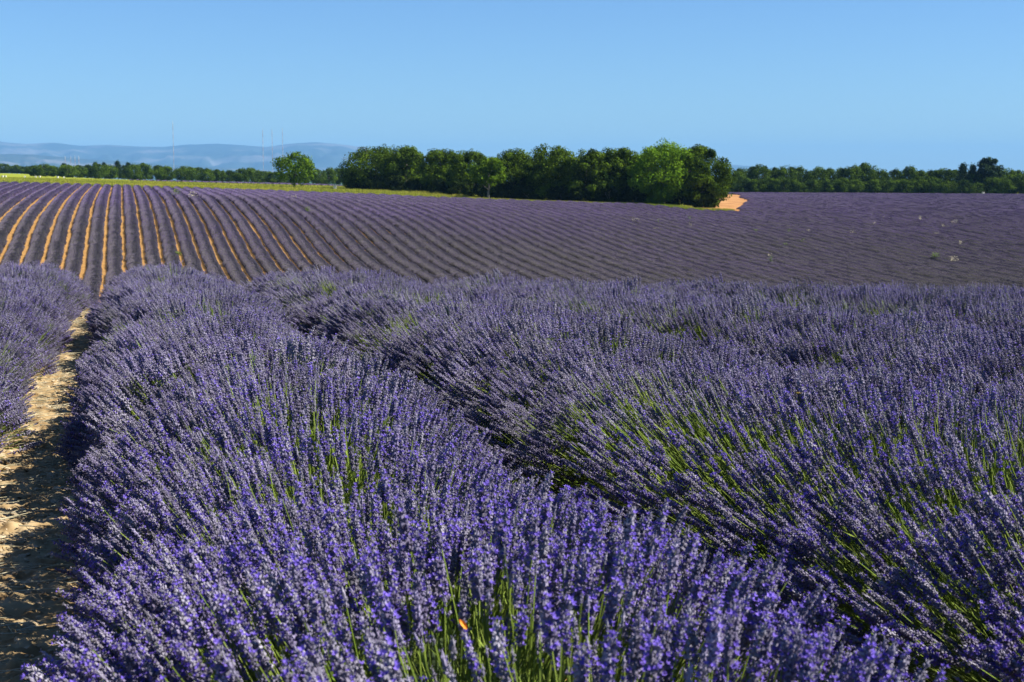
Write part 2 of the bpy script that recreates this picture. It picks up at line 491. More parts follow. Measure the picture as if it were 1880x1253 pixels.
def scatter(name, tree, P, Q, S, I, parent=None, loc=(0, 0, 0)):
    m = bpy.data.meshes.new(name)
    P = np.asarray(P, np.float32) - np.asarray(loc, np.float32)
    n = len(P)
    m.vertices.add(n)
    m.vertices.foreach_set("co", P.ravel())
    S = np.asarray(S, np.float32)
    if S.ndim == 1: S = np.repeat(S[:, None], 3, 1)
    a = m.attributes.new("turn", 'QUATERNION', 'POINT'); a.data.foreach_set("value", np.asarray(Q, np.float32).ravel())
    a = m.attributes.new("size", 'FLOAT_VECTOR', 'POINT'); a.data.foreach_set("vector", S.astype(np.float32).ravel())
    a = m.attributes.new("pick", 'INT', 'POINT'); a.data.foreach_set("value", np.asarray(I, np.int32))
    o = obj(name, m, parent, (0, 0, 0) if parent is not None else loc)
    md = o.modifiers.new("scatter", 'NODES')
    md.node_group = tree
    o["kind"] = "stuff"
    return o

def qmul(a, b):
    w1, x1, y1, z1 = a.T; w2, x2, y2, z2 = b.T
    return np.stack([w1*w2 - x1*x2 - y1*y2 - z1*z2, w1*x2 + x1*w2 + y1*z2 - z1*y2, w1*y2 - x1*z2 + y1*w2 + z1*x2, w1*z2 + x1*y2 - y1*x2 + z1*w2], -1)
def q_dir(D, spin):
    """quaternions that turn +Z to the unit vectors D after a spin about +Z"""
    a = np.arctan2(D[:, 1], D[:, 0]); b = np.arccos(np.clip(D[:, 2], -1, 1)); z = np.zeros_like(a)
    qa = np.stack([np.cos(a / 2), z, z, np.sin(a / 2)], -1)
    qb = np.stack([np.cos(b / 2), z, np.sin(b / 2), z], -1)
    qs = np.stack([np.cos(spin / 2), z, z, np.sin(spin / 2)], -1)
    return qmul(qmul(qa, qb), qs)
def q_rot(Q, P):
    w, v = Q[..., :1], Q[..., 1:]
    t = 2 * np.cross(v, P)
    return P + w * t + np.cross(v, t)

# ------------------------------------------------------------------ lavender flower stalk shapes (tip at the origin, stem towards -Z)
def stem_geo(r, L, spikelen, n=3, bend=0.03):
    V, F = [], []
    ts = [0, 0.35, 0.7, 1.0]
    ph = r.uniform(0, 6.28)
    for t in ts:
        z = -L + (L - 0.01) * t
        off = bend * (1 - t) ** 2
        rr = 0.0014 - 0.0004 * t
        for k in range(n):
            V.append((off * math.cos(ph) + rr * math.cos(2 * math.pi * k / n), off * math.sin(ph) + rr * math.sin(2 * math.pi * k / n), z))
    for i in range(len(ts) - 1):
        for k in range(n):
            F.append((i * n + k, i * n + (k + 1) % n, (i + 1) * n + (k + 1) % n, (i + 1) * n + k))
    # a pair of narrow leaves low on the stem
    for s in (0, 1):
        z0 = -L * r.uniform(0.45, 0.85)
        a = ph + s * math.pi + r.uniform(-.5, .5)
        ox = bend * (1 - (z0 + L) / L) ** 2
        p0 = np.array([ox * math.cos(ph), ox * math.sin(ph), z0])
        d = np.array([math.cos(a), math.sin(a), 1.6]); d /= np.linalg.norm(d)
        wv = np.array([-math.sin(a), math.cos(a), 0]) * 0.0022
        q = p0 + d * 0.022; e = p0 + d * 0.045
        b = len(V)
        V += [tuple(p0), tuple(q + wv), tuple(e), tuple(q - wv)]
        F.append((b, b + 1, b + 2, b + 3))
    return V, F

def spike_geo(r, length=0.062, whorls=8, pods=7, bloom=0.25, detached=True, fat=1.0, petals=4):
    V, F, MI = [], [], []
    zs = [-0.004 - length * (i / (whorls - 1)) ** 1.05 for i in range(whorls)]
    if detached:
        zs.append(zs[-1] - r.uniform(0.014, 0.026))
    # solid core of the spike
    zc = [(-0.001, 0.0008), (-0.006, 0.0024 * fat), (-length * 0.45, 0.0037 * fat), (-length * 0.85, 0.0033 * fat), (-length - 0.004, 0.0012)]
    for z_, r_ in zc:
        for q in range(5):
            V.append((r_ * math.cos(q * 1.2566 + z_ * 90), r_ * math.sin(q * 1.2566 + z_ * 90), z_))
    for i in range(4):
        for q in range(5):
            F.append((i * 5 + q, (i + 1) * 5 + q, (i + 1) * 5 + (q + 1) % 5, i * 5 + (q + 1) % 5)); MI.append(0)
    for wi, z0 in enumerate(zs):
        t = wi / max(1, len(zs) - 1)
        prof = (0.45 + 0.9 * min(1, t * 2.2)) if t < 0.5 else (1.35 - 0.35 * (t - 0.5) * 2)
        n = max(3, int(round(pods * min(1, 0.6 + t))))
        a0 = r.uniform(0, 6.28)
        for k in range(n):
            a = a0 + 2 * math.pi * k / n + r.uniform(-0.25, 0.25)
            tilt = r.uniform(0.28, 0.70)
            d = np.array([math.cos(a) * math.sin(tilt), math.sin(a) * math.sin(tilt), math.cos(tilt)])
            p0 = np.array([math.cos(a) * 0.0020 * fat, math.sin(a) * 0.0020 * fat, z0 + r.uniform(-0.003, 0.003)])
            Lp = 0.0078 * r.uniform(0.8, 1.15) * (0.6 + 0.4 * prof) * fat
            w = 0.0023 * r.uniform(0.85, 1.2) * prof * fat
            s1 = np.array([-math.sin(a), math.cos(a), 0]); s2 = np.cross(d, s1)
            c = p0 + d * Lp * 0.55
            e = p0 + d * Lp
            b = len(V)
            V += [tuple(p0), tuple(c + s1 * w), tuple(c + s2 * w), tuple(c - s1 * w), tuple(c - s2 * w), tuple(e)]
            for q in range(4):
                F += [(b, b + 1 + (q + 1) % 4, b + 1 + q), (b + 5, b + 1 + q, b + 1 + (q + 1) % 4)]
                MI += [0, 0]
            if r.random() < bloom:
                b = len(V)
                V.append(tuple(e - d * 0.001))
                ph = r.uniform(0, 6.28)
                for q in range(petals * 2):
                    aa = ph + math.pi * q / petals
                    rr = 0.0043 * fat * (1.0 if q % 2 == 0 else 0.55) * r.uniform(0.85, 1.15)
                    V.append(tuple(e + d * (0.0030 if q % 2 == 0 else 0.0008) + (s1 * math.cos(aa) + s2 * math.sin(aa)) * rr))
                for q in range(petals * 2):
                    F.append((b, b + 1 + q, b + 1 + (q + 1) % (petals * 2))); MI.append(1)
    return V, F, MI

NV = 14
stem_meshes, spike_meshes, whole_meshes = [], [], []
for i in range(NV):
    r = random.Random(100 + i)
    L = r.uniform(0.36, 0.46)
    sv, sf = stem_geo(r, L, 0.06, bend=r.uniform(0.0, 0.05))
    bl = [0.05, 0.10, 0.16, 0.28, 0.42][i % 5]
    if i < 11:
        pv, pf, pm = spike_geo(r, r.uniform(0.055, 0.085), r.choice([8, 9, 10]), r.choice([6, 7]), bl, r.random() < 0.6, r.uniform(0.95, 1.2))
    elif i == 11:
        pv, pf, pm = spike_geo(r, 0.03, 4, 4, 0.02, False, 0.8)      # small unopened bud
    else:
        pv, pf, pm = spike_geo(r, 0.016, 3, 3, 0.0, False, 0.55)     # almost bare stem
    stem_meshes.append(new_mesh("stem", sv, sf, [M["stem"]]))
    spike_meshes.append(new_mesh("flower_spike", pv, pf, [M["calyx"], M["petal"]], pm))
    o = len(sv)
    whole_meshes.append(new_mesh("flower_stalk", sv + pv, list(sf) + [tuple(j + o for j in f) for f in pf],
                                 [M["stem"], M["calyx"], M["petal"]], [0] * len(sf) + [1 + j for j in pm]))
FULL, BARE = np.arange(0, 12), np.arange(12, NV)
stalk_tree = scatter_tree("scatter_stalks", shelf("stalk_shape", whole_meshes))

# clumps of stalks for rows further off
def mesh_np(m):
    v = np.empty(len(m.vertices) * 3, np.float32); m.vertices.foreach_get("co", v)
    return v.reshape(-1, 3), [tuple(p.vertices) for p in m.polygons], [p.material_index for p in m.polygons]
clump_meshes = []
lean_src = []
for i in range(NV):
    r = random.Random(300 + i)
    sv, sf = stem_geo(r, r.uniform(0.36, 0.44), 0.06, bend=r.uniform(0, 0.04))
    if i < 12:
        pv, pf, pm = spike_geo(r, r.uniform(0.058, 0.085), 7, 5, [0.05, 0.09, 0.15][i % 3], r.random() < 0.5, 1.25, petals=3)
    else:
        pv, pf, pm = spike_geo(r, 0.02, 3, 3, 0.0, False, 0.6)
    o = len(sv)
    lean_src.append((np.array(sv + pv, np.float32), list(sf) + [tuple(j + o for j in f) for f in pf], [0] * len(sf) + [1 + j for j in pm]))
NC = 9
for ci in range(NC):
    VV, FF, MM = [], [], []
    off = 0
    for j in range(16):
        bare = (ci >= 7 and rng.random() < 0.65)
        v, f, mi = lean_src[int(rng.integers(12, NV)) if bare else int(rng.integers(0, 12))]
        rad_ = 0.10 * math.sqrt(rng.random()); an = rng.random() * 6.283
        tip = np.array([rad_ * math.cos(an), rad_ * math.sin(an), -abs(rng.normal(0, 0.035))])
        d = np.array([tip[0] * 1.0 + rng.normal(0, 0.07), tip[1] * 1.0 + rng.normal(0, 0.07), 1.0]); d /= np.linalg.norm(d)
        q = q_dir(d[None], np.array([rng.random() * 6.283]))
        VV.append(q_rot(np.repeat(q, len(v), 0), v * rng.uniform(0.85, 1.12)) + tip)
        FF += [tuple(k_ + off for k_ in ff) for ff in f]; MM += mi; off += len(v)
    clump_meshes.append(new_mesh("stalk_clump", np.concatenate(VV), FF, [M["stem"], M["calyx"], M["petal"]], MM))
clump_tree = scatter_tree("scatter_clumps", shelf("clump_shape", clump_meshes))

# ------------------------------------------------------------------ near lavender rows
S0, X0C = 2.10, 0.62
CP = 1 / math.sqrt(1 + TAN * TAN)
LAT = Vector((CP, TAN * CP, 0)); LON = Vector((-TAN * CP, CP, 0))     # across the row, along the row
HALF, TOP = 1.0, 0.72

def row_point(X0, s, lat):
    """s = distance along the row from Y=0"""
    bx, by = X0 + LON.x * s, LON.y * s
    return bx + LAT.x * lat, by + LAT.y * lat

def make_near_row(j, s0, s1, label, group, dens, n_parts, extra=0):
    X0 = X0C + S0 * j
    ox, oy = row_point(X0, s0, 0)
    org = (ox, oy, gz(ox, oy))
    root = tag(obj("lavender_row", None, None, org), label, "lavender", group)
    # leafy mound underneath
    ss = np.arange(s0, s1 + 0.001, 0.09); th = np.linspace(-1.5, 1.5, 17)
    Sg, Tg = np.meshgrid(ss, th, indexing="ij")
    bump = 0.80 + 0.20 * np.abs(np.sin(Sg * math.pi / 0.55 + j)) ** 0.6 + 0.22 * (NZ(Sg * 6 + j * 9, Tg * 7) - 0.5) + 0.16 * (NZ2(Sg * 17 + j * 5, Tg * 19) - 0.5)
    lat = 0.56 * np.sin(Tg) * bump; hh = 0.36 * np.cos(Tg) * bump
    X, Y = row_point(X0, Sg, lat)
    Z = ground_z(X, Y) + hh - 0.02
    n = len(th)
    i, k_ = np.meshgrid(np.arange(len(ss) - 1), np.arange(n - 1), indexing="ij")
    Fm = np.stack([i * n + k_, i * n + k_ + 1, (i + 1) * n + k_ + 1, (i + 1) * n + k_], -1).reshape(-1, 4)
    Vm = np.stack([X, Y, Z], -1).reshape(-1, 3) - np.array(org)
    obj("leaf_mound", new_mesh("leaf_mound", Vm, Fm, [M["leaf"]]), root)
    # stalks
    N = int((s1 - s0) * dens)
    g = np.random.default_rng(1000 + j)
    s = g.uniform(s0, s1, N)
    t = g.uniform(-1, 1, N)
    th = np.sign(t) * np.abs(t) ** 0.95 * 1.54
    plant = np.round(s / 0.52) * 0.52
    env = 0.97 + (0.13 if j < 2 else 0.07) * (NZ(s * 1.1 + 40 * j, th * 1.3 + 7) - 0.5) * 2 + 0.05 * np.cos((s - plant) / 0.52 * 2 * math.pi)
    rr = 1 - np.abs(g.normal(0, 0.10, N))
    sn, cs = np.sin(th), np.cos(th)
    grow = np.clip((s - 5) / 9, 0, 1)
    by_path = ((sn < 0) & (j == 0)) | ((sn > 0) & (j == -1))
    half = np.where(by_path, (0.79 if j < 0 else 0.88) + 0.07 * grow + (0.04 * np.clip((4.6 - s) / 2, 0, 1) if j == 0 else 0), (0.97 - 0.12 * np.clip((6 - s) / 3, 0, 1)) if j <= 0 else 1.09)
    lat = half * np.sign(sn) * np.abs(sn) ** 0.85 * env * rr
    pw = np.where(sn > 0, 0.40, 0.66) if j == 1 else (0.72 if j < 1 else 0.34)
    hh = TOP * np.abs(cs) ** pw * env * rr + 0.06
    hh = hh + np.where(g.random(N) < 0.10, g.uniform(0.02, 0.09, N), 0) * cs
    if j == 0: hh = hh + 0.035 * np.exp(-((s - 2.3) / 0.7) ** 2) * cs
    X, Y = row_point(X0, s, lat)
    Z = ground_z(X, Y) + hh
    dl = lat * (0.80 if j <= 0 else np.where(sn > 0, 0.40, 0.72) if j == 1 else 0.40) + g.normal(0, 0.07, N) - (0.05 if j <= 0 else 0.12)
    ds = (s - plant) * 0.75 + g.normal(0, 0.07, N)
    dz = hh * 1.0 + 0.10
    D = np.stack([LAT.x * dl + LON.x * ds, LAT.y * dl + LON.y * ds, dz], -1)
    D /= np.linalg.norm(D, axis=1, keepdims=True)
    Q = q_dir(D, g.uniform(0, 6.283, N))
    S = g.uniform(0.75, 1.22, N)
    patch = NZ2(s * 0.9 + 13 * j, th * 1.6 + 31 + j * 7)
    pb = np.clip((patch - 0.60) * 4.5, 0, 0.8) + 0.05
    bare = g.random(N) < pb
    P = np.stack([X, Y, Z], -1)
    cc = np.array([0, 0, EYE])
    dist = np.linalg.norm(P - cc, axis=1)
    u, dep = X / np.maximum(Y, 0.2), Y
    S = S * np.interp(dist, [2.6, 5.0], [1.28, 1.10])
    ok = (dist > 0.9) & ((dist > 3.0) | (g.random(N) < 0.78))
    near = dist < 5.6
    # single stalks close to the camera
    sel = np.nonzero(ok & near)[0]
    pick = np.where(bare[sel], g.choice(BARE, len(sel)), g.choice(FULL, len(sel)))
    showy = (dist[sel] < 3.4) & ~bare[sel] & (g.random(len(sel)) < 0.55)
    pick = np.where(showy, g.choice(np.array([3, 4, 8, 9]), len(sel)), pick)
    # those that show largest become parts of their own
    if n_parts and len(sel):
        Pn = P[sel]
        cz = (Pn[:, 2] - EYE)
        pxx = Pn[:, 0] / (Pn[:, 1] * math.cos(PITCH) - cz * math.sin(PITCH)) * FPX
        pyy = -(Pn[:, 1] * math.sin(PITCH) + cz * math.cos(PITCH)) / (Pn[:, 1] * math.cos(PITCH) - cz * math.sin(PITCH)) * FPX
        vis = (np.abs(pxx) < 930) & (np.abs(pyy) < 640) & (Pn[:, 1] > 0.8) & (pick < 12) & (rr[sel] > 0.9)
        order = np.argsort(np.where(vis, dist[sel], 1e9))[:n_parts]
        order = order[vis[order]]
        for o_ in order:
            q = Q[sel[o_]]
            st = obj("flower_stalk", stem_meshes[pick[o_]], root)
            st.rotation_mode = 'QUATERNION'
            st.rotation_quaternion = q.tolist()
            st.location = (Pn[o_] - np.array(org)).tolist()
            st.scale = (S[sel[o_]],) * 3
            obj("flower_spike", spike_meshes[pick[o_]], st)
        mask = np.ones(len(sel), bool); mask[order] = False
        sel, pick = sel[mask], pick[mask]
    if len(sel):
        scatter("flower_stalks", stalk_tree, P[sel], Q[sel], S[sel], pick, root, org)
    # clumps beyond
    far = np.nonzero(ok & ~near)[0]
    far = far[g.random(len(far)) < 1 / 11.0]
    if len(far):
        pick = np.where(g.random(len(far)) < np.clip((patch[far] - 0.60) * 6, 0, 0.9), g.integers(7, NC, len(far)), g.integers(0, 7, len(far)))
        scatter("flower_clumps", clump_tree, P[far], Q[far], S[far], pick, root, org)
    return root

G_NEAR = "near lavender rows in bloom"
make_near_row(-1, 2.0, 31, "purple lavender row on the far side of the stony path, at the photo's left edge", G_NEAR, 1500, 150)
make_near_row(0, 0.6, 31, "big near lavender row in the middle with bright violet spikes, beside the stony path", G_NEAR, 1560, 300)
make_near_row(1, 1.2, 29, "near lavender row with green stems showing, directly behind the big middle row", G_NEAR, 1600, 300)
make_near_row(2, 3.5, 28, "second near lavender row behind the big middle row", G_NEAR, 1600, 0)
make_near_row(3, 6, 27, "third near lavender row behind the big middle row", G_NEAR, 1600, 0)
make_near_row(4, 9, 26, "fourth near lavender row behind the big middle row, along the crest", G_NEAR, 1800, 0)
make_near_row(5, 11, 26, "fifth near lavender row behind the big middle row, at the photo's right edge", G_NEAR, 1800, 0)

# ------------------------------------------------------------------ stony path between the near rows
XP = X0C - S0 / 2
ss = np.concatenate([np.arange(1.6, 13, 0.015), np.arange(13, 29, 0.04)]); ll = np.arange(-0.60, 0.601, 0.0165)
Sg, Lg = np.meshgrid(ss, ll, indexing="ij")
X, Y = row_point(XP, Sg, Lg)
clod = 0.018 * np.abs(NZ(Sg * 7, Lg * 6) - 0.5) * 2 + 0.026 * np.maximum(0, NZ2(Sg * 21, Lg * 17) - 0.45) * 2 + 0.022 * np.maximum(0, NZ(Sg * 47 + 5, Lg * 41) - 0.5) * 2 + 0.007 * rng.random(Sg.shape)
Z = ground_z(X, Y) + 0.012 + clod
n = len(ll)
i, k_ = np.meshgrid(np.arange(len(ss) - 1), np.arange(n - 1), indexing="ij")
F = np.stack([i * n + k_, i * n + k_ + 1, (i + 1) * n + k_ + 1, (i + 1) * n + k_], -1).reshape(-1, 4)
tag(obj("path", new_mesh("path", np.stack([X, Y, Z], -1).reshape(-1, 3), F, [M["path"]], smooth=True)), kind="structure")

def stone_mesh(seed):
    r = random.Random(seed)
    bm = bmesh.new()
    bmesh.ops.create_icosphere(bm, subdivisions=2, radius=1)
    ax = Vector((r.uniform(0.8, 1.3), r.uniform(0.7, 1.0), r.uniform(0.4, 0.65)))
    cuts = [(Vector((r.uniform(-1, 1), r.uniform(-1, 1), r.uniform(-1, 1))).normalized(), r.uniform(0.55, 0.85)) for _ in range(7)]
    for v in bm.verts:
        p = v.co.copy()
        for nrm, dd in cuts:
            e = p.dot(nrm) - dd
            if e > 0: p -= nrm * e * 0.9
        v.co = Vector((p.x * ax.x, p.y * ax.y, p.z * ax.z)) * r.uniform(0.95, 1.05)
    m = bpy.data.meshes.new("stone"); bm.to_mesh(m); bm.free()
    m.materials.append(M["stone"])
    return m
stones = [stone_mesh(i) for i in range(8)]
g = np.random.default_rng(55)
cnt = 0
for i in range(70):
    s_ = 2.6 + 10 * g.random() ** 1.3; l_ = g.uniform(-0.42, 0.42)
    x_, y_ = row_point(XP, s_, l_)
    sz = g.uniform(0.016, 0.042)
    o = obj("stone", stones[i % 8], None, (x_, y_, gz(x_, y_) + 0.028 + sz * 0.25))
    o.scale = (sz, sz, sz); o.rotation_euler = (0, 0, g.uniform(0, 6.28))
    tag(o, "pale limestone lying on the stony path between the near lavender rows", "stone", "stones on the path")
N = 11000
s_ = g.uniform(1, 29, N); l_ = g.uniform(-0.58, 0.58, N)
X, Y = row_point(XP, s_, l_)
P = np.stack([X, Y, ground_z(X, Y) + 0.035], -1)
D = np.tile(np.array([[0, 0, 1.0]]), (N, 1)) + g.normal(0, 0.3, (N, 3)); D /= np.linalg.norm(D, axis=1, keepdims=True)
pebble_tree = scatter_tree("scatter_pebbles", shelf("pebble_shape", stones))
tag(scatter("gravel", pebble_tree, P, q_dir(D, g.uniform(0, 6.28, N)), np.exp(g.normal(-4.8, 0.45, N)), g.integers(0, 8, N)),
    "small pale pebbles strewn along the stony path", "gravel", kind="stuff")

def straw_mesh(seed):
    r = random.Random(seed)
    mb = MB()
    L = r.uniform(0.05, 0.13)
    mb.tube([(-L, 0, 0), (-L * 0.2, r.uniform(-.012, .012), r.uniform(0, .012)), (L, r.uniform(-.02, .02), r.uniform(0, .015))], [0.0022, 0.0020, 0.0012], 4)
    return mb.mesh("straw", [M["straw"]])
straw_tree = scatter_tree("scatter_straw", shelf("straw_shape", [straw_mesh(i) for i in range(6)]))
N = 2600
s_ = g.uniform(1.8, 27, N); l_ = g.uniform(-0.55, 0.55, N)
X, Y = row_point(XP, s_, l_)
z0 = np.zeros(N); ya = g.normal(0.1, 0.55, N)
tag(scatter("straw_litter", straw_tree, np.stack([X, Y, ground_z(X, Y) + 0.042 + 0.012 * g.random(N)], -1), np.stack([np.cos(ya / 2), z0, z0, np.sin(ya / 2)], -1), g.uniform(0.5, 1.3, N), g.integers(0, 6, N)),
    "dry straw-coloured stalk litter lying on the stony path", "litter", kind="stuff")

# ------------------------------------------------------------------ rows of the far slope
S_MID = 1.90                      # spacing measured along X
SEGL = 2.0
def segment_mesh(seed, n_spikes=1100):
    g = np.random.default_rng(seed)
    V, F, MI = [], [], []
    # mound of leaves
    ss = np.linspace(-SEGL / 2 - 0.03, SEGL / 2 + 0.03, 14); th = np.linspace(-1.52, 1.52, 11)
    for a in ss:
        for t in th:
            b = 1 + 0.10 * (NZ(a * 5 + seed * 3, t * 4) - 0.5) * 2
            if abs(a) > 0.98: b = 1
            V.append((0.58 * math.sin(t) * b, a, 0.42 * math.cos(t) ** 0.8 * b - 0.02))
    n = len(th)
    for i in range(len(ss) - 1):
        for k in range(n - 1):
            F.append((i * n + k, i * n + k + 1, (i + 1) * n + k + 1, (i + 1) * n + k)); MI.append(0)
    for _ in range(n_spikes):
        a = g.uniform(-SEGL / 2, SEGL / 2); t = g.uniform(-1.5, 1.5)
        r = 1 - abs(g.normal(0, 0.08))
        b = 1 + 0.11 * (NZ(a * 3 + seed * 7, t * 2 + 5) - 0.5) * 2 * (1 - abs(a))
        tip = np.array([0.76 * math.sin(t) * r * b, a, (0.60 * max(0, math.cos(t)) ** 0.75 * b + 0.03) * r])
        d = np.array([tip[0] * 0.9 + g.normal(0, 0.08), g.normal(0, 0.15), tip[2] + 0.15]); d /= np.linalg.norm(d)
        L = g.uniform(0.10, 0.17); w = g.uniform(0.012, 0.018)
        s1 = np.cross(d, [0.3, 0.5, 0.8]); s1 /= np.linalg.norm(s1); s2 = np.cross(d, s1)
        o = len(V); midp = tip - d * L * 0.38; low = tip - d * L * 0.62; base = tip - d * (L + 0.07)
        V += [tuple(tip)] + [tuple(midp + (s1 * math.cos(x) + s2 * math.sin(x)) * w) for x in (0, 2.09, 4.19)] + [tuple(low)]
        V += [tuple(low + s1 * 0.006), tuple(low - s1 * 0.006), tuple(base)]
        mi = 1 if g.random() < 0.62 else 2
        for q in range(3):
            F += [(o, o + 1 + q, o + 1 + (q + 1) % 3), (o + 4, o + 1 + (q + 1) % 3, o + 1 + q)]
            MI += [mi, mi]
        F.append((o + 5, o + 6, o + 7)); MI.append(3)
    return new_mesh("row_segment", V, F, [M["row_green"], M["row_purple"], M["row_grey"], M["row_stem"]], MI)
seg_tree = scatter_tree("scatter_row_segments", shelf("segment_shape", [segment_mesh(40 + i) for i in range(7)]))

def segment_points(X0, ymin, ymax_fn, g, cond=None, lift=0.0, miss=0.0):
    sq = np.arange(ymin / CP, 460 / CP, SEGL * 0.985)
    X, Y = X0 + LON.x * sq, LON.y * sq
    ok = Y < ymax_fn(X / Y)
    ok &= (X / Y < 0.47) & (X / Y > -0.43)
    if cond is not None: ok &= cond(X, Y)
    if miss: ok &= g.random(len(X)) > miss
    X, Y = X[ok], Y[ok]
    if len(X) == 0: return None
    e = 0.8
    za = ground_z(X - LON.x * e, Y - LON.y * e); zb = ground_z(X + LON.x * e, Y + LON.y * e)
    Z = (za + zb) / 2
    pitch = np.arctan2(zb - za, 2 * e)
    yaw = math.atan2(-LON.x, LON.y) + math.pi * g.integers(0, 2, len(X))
    flip = np.where(np.cos(yaw - math.atan2(-LON.x, LON.y)) > 0, 1, -1)
    pitch = pitch * flip
    z0 = np.zeros_like(pitch)
    qz = np.stack([np.cos(yaw / 2), z0, z0, np.sin(yaw / 2)], -1)
    qx = np.stack([np.cos(pitch / 2), np.sin(pitch / 2), z0, z0], -1)
    Q = qmul(qz, qx)
    wob = 0.975 + 0.14 * (NZ(X * 0.21 + X0, Y * 0.13) - 0.3)
    S = np.stack([wob * g.uniform(0.94, 1.06, len(X)), np.full(len(X), 1.03), wob * g.uniform(0.92, 1.08, len(X))], -1)
    lat = g.normal(0, 0.03, len(X))
    P = np.stack([X + LAT.x * lat, Y + LAT.y * lat, Z - 0.01], -1)
    return P, Q, S, g.integers(0, 7, len(X))

ONES = "zeroth first second third fourth fifth sixth seventh eighth ninth tenth eleventh twelfth thirteenth fourteenth fifteenth sixteenth seventeenth eighteenth nineteenth".split()
TENS = {2: ("twenty", "twentieth"), 3: ("thirty", "thirtieth"), 4: ("forty", "fortieth"), 5: ("fifty", "fiftieth"), 6: ("sixty", "sixtieth"), 7: ("seventy", "seventieth"), 8: ("eighty", "eightieth"), 9: ("ninety", "ninetieth")}
def ordinal(n):
    if n < 20: return ONES[n]
    if n % 10 == 0: return TENS[n // 10][1]
    return TENS[n // 10][0] + "-" + ONES[n % 10]

G_FAR = "lavender rows on the far slope"
for k in range(-13, 84):
    g = np.random.default_rng(5000 + k)
    X0 = (k + 0.5) * S_MID
    pts = segment_points(X0, 106, far_edge, g)
    if pts is None: continue
    P, Q, S, I = pts
    if len(P) < 4: continue
    if k == 0:
        lab = "far slope lavender row that runs straight uphill, seen above the stony path"
    elif k < 0:
        lab = "far slope lavender row, %s to the left of the one running straight uphill" % ordinal(-k)
    elif k <= 14:
        lab = "far slope lavender row beside orange soil, %s right of the straight uphill one" % ordinal(k)
    else:
        lab = "far slope lavender row slanting to the right, %s from the straight uphill one" % ordinal(k)
    org = P[0].tolist()
    root = tag(obj("lavender_row", None, None, org), lab, "lavender", G_FAR)
    scatter("flower_stalks", seg_tree, P, Q, S, I, root, org)

# lavender fields too far off to tell the rows apart
def field(name, label, x0s, ymin, ymax_fn, cond, seed):
    g = np.random.default_rng(seed)
    out = [segment_points(x, ymin, ymax_fn, g, cond) for x in x0s]
    out = [o for o in out if o is not None]
    P, Q, S, I = [np.concatenate([o[i] for o in out]) for i in range(4)]
    tag(scatter(name, seg_tree, P, Q, S, I), label, "lavender field", kind="stuff")
PATCH_C = Vector((sum(p.x for p in PATCH) / len(PATCH), sum(p.y for p in PATCH) / len(PATCH)))
PBIG = [Vector((PATCH_C.x + (p.x - PATCH_C.x) * 1.02, PATCH_C.y + (p.y - PATCH_C.y) * 1.02, 0)) for p in PATCH]
def right_edge(Y):        # left border of the far right field
    pts = sorted([(p.y, p.x) for p in PATCH[3:]])
    return np.interp(Y, [p[0] for p in pts], [p[1] for p in pts])
field("distant_lavender_field", "greyish purple lavender field between the bare orange soil and the right tree line",
      np.arange(97, 330, 1.9), 233.5, lambda u: np.full(np.shape(u), 440.0), lambda X, Y: (X > np.where(Y < 418, right_edge(Y), X * 0 + 58)) , 77)
field("distant_lavender_strip", "thin pale purple lavender strip behind the yellow grass, in front of the left trees",
      np.arange(-60, 60, 1.9), 385, lambda u: np.interp(u, [col_u(230), col_u(420), col_u(640)], [392, 425, 450]),
      lambda X, Y: (X / Y > col_u(236)) & (X / Y < col_u(645)), 78)

# ------------------------------------------------------------------ grass margin
def blade_tuft(seed):
    r = random.Random(seed)
    mb = MB()
    for _ in range(26):
        a = r.uniform(0, 6.28); rr = r.uniform(0, 0.30); h = r.uniform(0.18, 0.5)
        p = Vector((rr * math.cos(a), rr * math.sin(a), 0)); l = Vector((r.uniform(-.2, .2), r.uniform(-.2, .2), h))
        w = Vector((math.cos(a + 1.3), math.sin(a + 1.3), 0)) * 0.022
        mb.add([p - w, p + w, p + l * 0.6 + w * 0.7, p + l, p + l * 0.6 - w * 0.7], [(0, 1, 2, 3, 4)])
    return mb.mesh("grass_tuft", [M["grass_blade"]])
grass_tree = scatter_tree("scatter_grass", shelf("tuft_shape", [blade_tuft(i) for i in range(5)]))
g = np.random.default_rng(91)
N = 26000
px = g.uniform(-40, 1345, N)
uu = np.array([(p - PW / 2) / FPX / 1.0 for p in px]) * 1.0
fe = far_edge(uu)
Y = fe + 0.8 + np.where(px < 860, g.random(N) ** 1.5 * 120, g.random(N) ** 1.3 * 7)
X = uu * Y
keep = ~inside(X, Y, PATCH)
X, Y = X[keep], Y[keep]; n = len(X)
D = np.tile(np.array([[0, 0, 1.0]]), (n, 1))
tag(scatter("grass", grass_tree, np.stack([X, Y, ground_z(X, Y)], -1), q_dir(D, g.uniform(0, 6.28, n)), g.uniform(0.6, 1.25, n), g.integers(0, 5, n)),
    "dry yellow green grass margin between the far lavender rows and the trees", "grass", kind="stuff")

